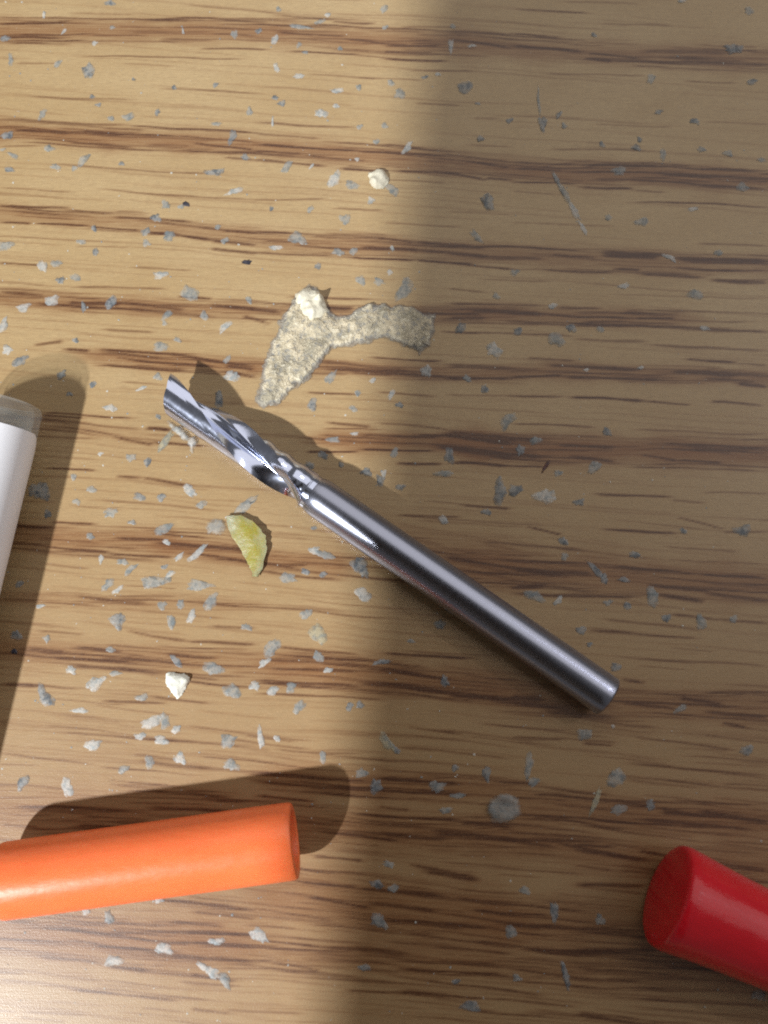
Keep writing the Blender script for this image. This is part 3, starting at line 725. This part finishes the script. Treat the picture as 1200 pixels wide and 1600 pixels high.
# ---- bigger crumbs, each from its own outline: a lumpy top over a ragged rim
def lump(name, outline, h, mat, label, cat, seed, res=.018, amp=.5, freq=14.0, edge=.07, group=None, lump_n=0, ragged=0.0):
    P = [at(u, v_) for u, v_ in outline]
    cx = sum(p.x for p in P) / len(P); cy = sum(p.y for p in P) / len(P)
    poly = np.array([(p.x - cx, p.y - cy) for p in P])
    lo, hi = poly.min(0) - .02, poly.max(0) + .02
    xs = np.arange(lo[0], hi[0], res); ys = np.arange(lo[1], hi[1], res)
    r = np.random.default_rng(seed)
    X, Y = np.meshgrid(xs, ys)
    X = X + r.uniform(-.3, .3, X.shape) * res; Y = Y + r.uniform(-.3, .3, Y.shape) * res
    inside = np.zeros(X.shape, bool); dist = np.full(X.shape, 9.0)
    n = len(poly)
    for a in range(n):
        (x1, y1), (x2, y2) = poly[a], poly[(a + 1) % n]
        c = ((y1 > Y) != (y2 > Y)) & (X < (x2 - x1) * (Y - y1) / (y2 - y1 + 1e-12) + x1)
        inside ^= c
        t = np.clip(((X - x1) * (x2 - x1) + (Y - y1) * (y2 - y1)) / ((x2 - x1) ** 2 + (y2 - y1) ** 2 + 1e-12), 0, 1)
        dist = np.minimum(dist, np.hypot(X - x1 - t * (x2 - x1), Y - y1 - t * (y2 - y1)))
    sd = np.where(inside, dist, -dist)
    rag = np.zeros_like(X)
    for k in range(7):
        a = r.uniform(0, 6.28); fq = freq * (1.45 ** k) * .55
        rag += np.sin((X * math.cos(a) + Y * math.sin(a)) * fq + r.uniform(0, 6.28)) / (1.25 ** k)
    lumps = np.zeros_like(X)
    for k in range(int(lump_n)):
        a, b = r.uniform(lo[0], hi[0]), r.uniform(lo[1], hi[1]); q = r.uniform(.012, .045)
        lumps += r.uniform(-.5, 1.0) * np.exp(-((X - a) ** 2 + (Y - b) ** 2 * r.uniform(.6, 1.6)) / q ** 2)
    sd = sd + rag * .006 + lumps * ragged
    rag = rag * .35 + lumps * 1.5
    prof = np.clip(sd / edge, 0, 1)
    Z = h * (prof ** .5) * (1 + amp * rag / 2.6) + r.uniform(-.06, .06, X.shape) * h
    Z = np.maximum(Z, .004)
    keep = sd > -.004
    Z = np.where(sd < .012, .003 + .2 * Z, Z)
    ids = -np.ones(X.shape, int); ids[keep] = np.arange(keep.sum())
    verts = [(x, y, z) for x, y, z in zip(X[keep], Y[keep], Z[keep])]
    cores = list(np.clip(sd[keep] / edge, 0, 1))
    faces = []
    for j in range(len(ys) - 1):
        for i in range(len(xs) - 1):
            q = [ids[j, i], ids[j, i + 1], ids[j + 1, i + 1], ids[j + 1, i]]
            q = [int(k) for k in q if k >= 0]
            if len(q) >= 3: faces.append(tuple(q))
    o = mesh(name, verts, faces, mat, smooth=True)
    bm = bmesh.new(); bm.from_mesh(o.data)                    # close the underside
    be = [e for e in bm.edges if e.is_boundary]
    ex = bmesh.ops.extrude_edge_only(bm, edges=be)
    for g in ex['geom']:
        if isinstance(g, bmesh.types.BMVert): g.co.z = 0.0
    bmesh.ops.recalc_face_normals(bm, faces=bm.faces)
    for f_ in bm.faces: f_.smooth = True
    bm.to_mesh(o.data); bm.free()
    cores += [0.0] * (len(o.data.vertices) - len(cores))
    o.data.attributes.new('core', 'FLOAT', 'POINT').data.foreach_set('value', cores)
    o.location = (cx, cy, .0012)
    return tag(o, label, cat, group)

crust = NT('dried_glue_crust')
cc = crust.coords('Object')
n1 = crust.noise(cc, 7, 4, .6); n2 = crust.noise(cc, 24, 4, .65); n3 = crust.noise(cc, 60, 2)
kc = crust.n('ShaderNodeAttribute', attribute_name='core').outputs['Fac']
c = crust.mix(crust.ramp(n1, [(.38, 0.), (.58, 1.)]), (.40, .35, .245), (.68, .58, .40))
c = crust.mix(crust.ramp(n2, [(.36, .75), (.50, 0.)]), c, (.27, .27, .26))
c = crust.mix(crust.ramp(n2, [(.54, 0.), (.68, .75)]), c, (.80, .74, .58))
c = crust.mix(crust.ramp(crust.math('ADD', kc, crust.math('MULTIPLY', n2, .9)), [(.45, .9), (1.0, 0.)]), c, (.28, .31, .34))
crust.set(Base_Color=c, Roughness=.5)
tr = crust.n('ShaderNodeBsdfTransparent'); mx = crust.n('ShaderNodeMixShader')
crust.l(crust.ramp(crust.math('ADD', kc, crust.math('MULTIPLY', n2, 1.0)), [(.40, .0), (.95, .97)]), mx.inputs[0])
crust.l(tr.outputs[0], mx.inputs[1]); crust.l(crust.b.outputs[0], mx.inputs[2]); crust.l(mx.outputs[0], crust.out.inputs['Surface'])
crust.bump(crust.math('ADD', n2, crust.math('MULTIPLY', n3, .4)), .9, .03)
lump('glue_crust', [(470, 455), (483, 445), (498, 453), (505, 475), (520, 490), (545, 490), (560, 482), (600, 475), (640, 480), (660, 490), (682, 492), (680, 520), (672, 540),
     (655, 551), (635, 540), (600, 530), (570, 535), (545, 541), (520, 546), (505, 560), (490, 580), (475, 600), (457, 610), (440, 632), (415, 638), (397, 628), (405, 605),
     (409, 580), (415, 555), (430, 520), (440, 500), (450, 482), (460, 468)], .030, crust.m, 'forked crust of dried cream and grey glue above the cutter', 'glue residue', 3, res=.013, amp=.9, freq=26, edge=.09, lump_n=900, ragged=.016)
knob = NT('cream_lump')
kn = knob.noise(knob.coords('Object'), 18, 4)
knob.set(Base_Color=knob.mix(kn, (.60, .54, .40), (.86, .82, .68)), Roughness=.5); knob.bump(kn, .4, .02)
lump('glue_lump', [(463, 462), (478, 452), (498, 456), (503, 472), (512, 488), (500, 500), (482, 498), (468, 486)], .050, knob.m, "cream glue lump capping the forked crust's upper end", 'glue residue', 5, amp=.8, res=.011, lump_n=120, ragged=.018)
lump('glue_lump', [(577, 272), (588, 264), (600, 272), (608, 284), (598, 296), (584, 295)], .05, knob.m, 'cream glue lump with a grey flake beside it, high above the forked crust', 'glue residue', 6, edge=.06, res=.011, amp=.3, lump_n=60, ragged=.014)
whitec = NT('white_crumb')
wn = whitec.noise(whitec.coords('Object'), 20, 4)
whitec.set(Base_Color=whitec.mix(wn, (.70, .69, .58), (.90, .90, .82)), Roughness=.5); whitec.bump(wn, .4, .02)
lump('white_crumb', [(259, 1052), (272, 1049), (288, 1052), (294, 1064), (290, 1078), (278, 1091), (270, 1082), (262, 1066)], .06, whitec.m, 'bright creamy white crumb above the orange sleeve, whitest of the crumbs', 'crumb', 8, edge=.07, res=.011, amp=.25, lump_n=60, ragged=.010)
lump('round_flake', [(760, 1258), (768, 1246), (785, 1241), (803, 1246), (814, 1258), (815, 1272), (800, 1284), (782, 1288), (766, 1278)], .03, FM['g'], 'big round translucent grey flake midway between orange sleeve and red plug', 'flake', 9, edge=.04, freq=20, lump_n=80, ragged=.012)
lump('pale_flake', [(320, 818), (334, 808), (352, 810), (356, 830), (342, 838), (324, 834)], .022, FM['g'], "pale translucent flake tucked under the yellow chip's left end", 'flake', 10, edge=.04, freq=18)
lump('debris_crumb', [(258, 652), (268, 660), (282, 668), (296, 680), (300, 690), (288, 688), (272, 676), (260, 664)], .03, FM['w'], "pale crumbs caught under the cutter's pointed tip", 'crumb', 12, edge=.03, freq=24)
lump('debris_crumb', [(290, 684), (306, 682), (310, 692), (303, 700), (301, 712), (296, 703)], .03, FM['w'], "pale crumb with a tail just below the cutter's first land", 'crumb', 13, edge=.03, freq=24)

# ---- the yellow chip: a thin curled shaving, its right edge lifted off the wood
spine_l = [(355, 809), (356, 822), (363, 840), (378, 862), (388, 882), (394, 893), (395, 901)]
spine_r = [(357, 806), (378, 806), (400, 818), (416, 838), (418, 856), (412, 885), (404, 902)]
NU, NV = 24, 10
def lerp_poly(pts, t):
    x = t * (len(pts) - 1); i = min(int(x), len(pts) - 2); g = x - i
    return (pts[i][0] + (pts[i + 1][0] - pts[i][0]) * g, pts[i][1] + (pts[i + 1][1] - pts[i][1]) * g)
c0 = at(388, 850)
verts, faces = [], []
r5 = random.Random(21)
jit = [[r5.uniform(-1, 1) for _ in range(NV + 1)] for _ in range(NU + 1)]
for layer in (0, 1):
    for i in range(NU + 1):
        a, b = lerp_poly(spine_l, i / NU), lerp_poly(spine_r, i / NU)
        for k in range(NV + 1):
            g = k / NV
            p = at(a[0] + (b[0] - a[0]) * g + (jit[i][k] * 1.2 if k in (0, NV) else 0), a[1] + (b[1] - a[1]) * g)
            z = .008 + .034 * g ** 2 * math.sin(math.pi * (.12 + .8 * i / NU)) + .02 * math.sin(math.pi * g) + .004 * jit[i][k]
            verts.append((p.x - c0.x, p.y - c0.y, z + (.010 if layer == 0 else 0)))
S2 = (NU + 1) * (NV + 1)
def yi(l, i, k): return l * S2 + i * (NV + 1) + k
for i in range(NU):
    for k in range(NV):
        for l in (0, 1): faces.append((yi(l, i, k), yi(l, i, k + 1), yi(l, i + 1, k + 1), yi(l, i + 1, k)))
    for k in (0, NV): faces.append((yi(0, i, k), yi(0, i + 1, k), yi(1, i + 1, k), yi(1, i, k)))
for i in (0, NU):
    for k in range(NV): faces.append((yi(0, i, k), yi(0, i, k + 1), yi(1, i, k + 1), yi(1, i, k)))
ym = NT('yellow_shaving')
yc = ym.coords('Object')
yn = ym.noise(yc, 14, 4, .6)
yb = ym.n('ShaderNodeTexGradient', gradient_type='SPHERICAL')
ym.l(ym.coords('Object', (5.2, 2.6, 1), (0, 0, R(28))), yb.inputs[0])
yf = ym.math('MULTIPLY', ym.ramp(yb.outputs[0], [(.05, 0.), (.55, 1.)]), ym.ramp(yn, [(.3, .35), (.6, 1.)]))
ym.set(Base_Color=ym.mix(yf, (.33, .32, .21), (.29, .245, .03)), Roughness=.45, Subsurface_Weight=.2, Subsurface_Scale=.03)
ym.bump(yn, .5, .02)
chip = mesh('yellow_chip', verts, faces, ym.m, sharp=R(50))
chip.location = (c0.x, c0.y, .001)
tag(chip, 'curled yellow shaving shaped like a crescent, below the cutter', 'shaving')

# ---- fine pale dust lying all over the wood: nobody could count it
dv, df = [], []
r9 = random.Random(77)
for k in range(3600):
    u, v_ = r9.uniform(-150, 1350), r9.uniform(-150, 1750)
    if r9.random() > .35 + .65 * max(0, 1 - u / 1000): continue
    p = at(u, v_)
    rad = .0020 + .0095 * r9.random() ** 3.5
    st, ph = r9.uniform(.5, 1), r9.uniform(0, 6.28)
    b = len(dv); n = 6
    for j in range(n):
        a = 2 * math.pi * j / n
        q = rad * r9.uniform(.7, 1.2)
        x, y = q * math.cos(a), q * st * math.sin(a)
        dv.append((p.x + x * math.cos(ph) - y * math.sin(ph), p.y + x * math.sin(ph) + y * math.cos(ph), .001))
    dv.append((p.x, p.y, .001 + rad * .5))
    for j in range(n): df.append((b + j, b + (j + 1) % n, b + n))
dm = NT('dust')
dn = dm.noise(dm.coords('Object'), 3.1, 2)
dm.set(Base_Color=dm.mix(dm.ramp(dm.noise(dm.coords('Object'), 9, 1), [(.42, 0.), (.55, 1.)]), (.30, .34, .36), (.70, .68, .60)), Roughness=.5)
tr = dm.n('ShaderNodeBsdfTransparent'); mx = dm.n('ShaderNodeMixShader'); mx.inputs[0].default_value = .62
dm.l(tr.outputs[0], mx.inputs[1]); dm.l(dm.b.outputs[0], mx.inputs[2]); dm.l(mx.outputs[0], dm.out.inputs['Surface'])
tag(mesh('dust', dv, df, dm.m), 'fine pale dust specks sprinkled over the wood', 'dust', None, 'stuff')
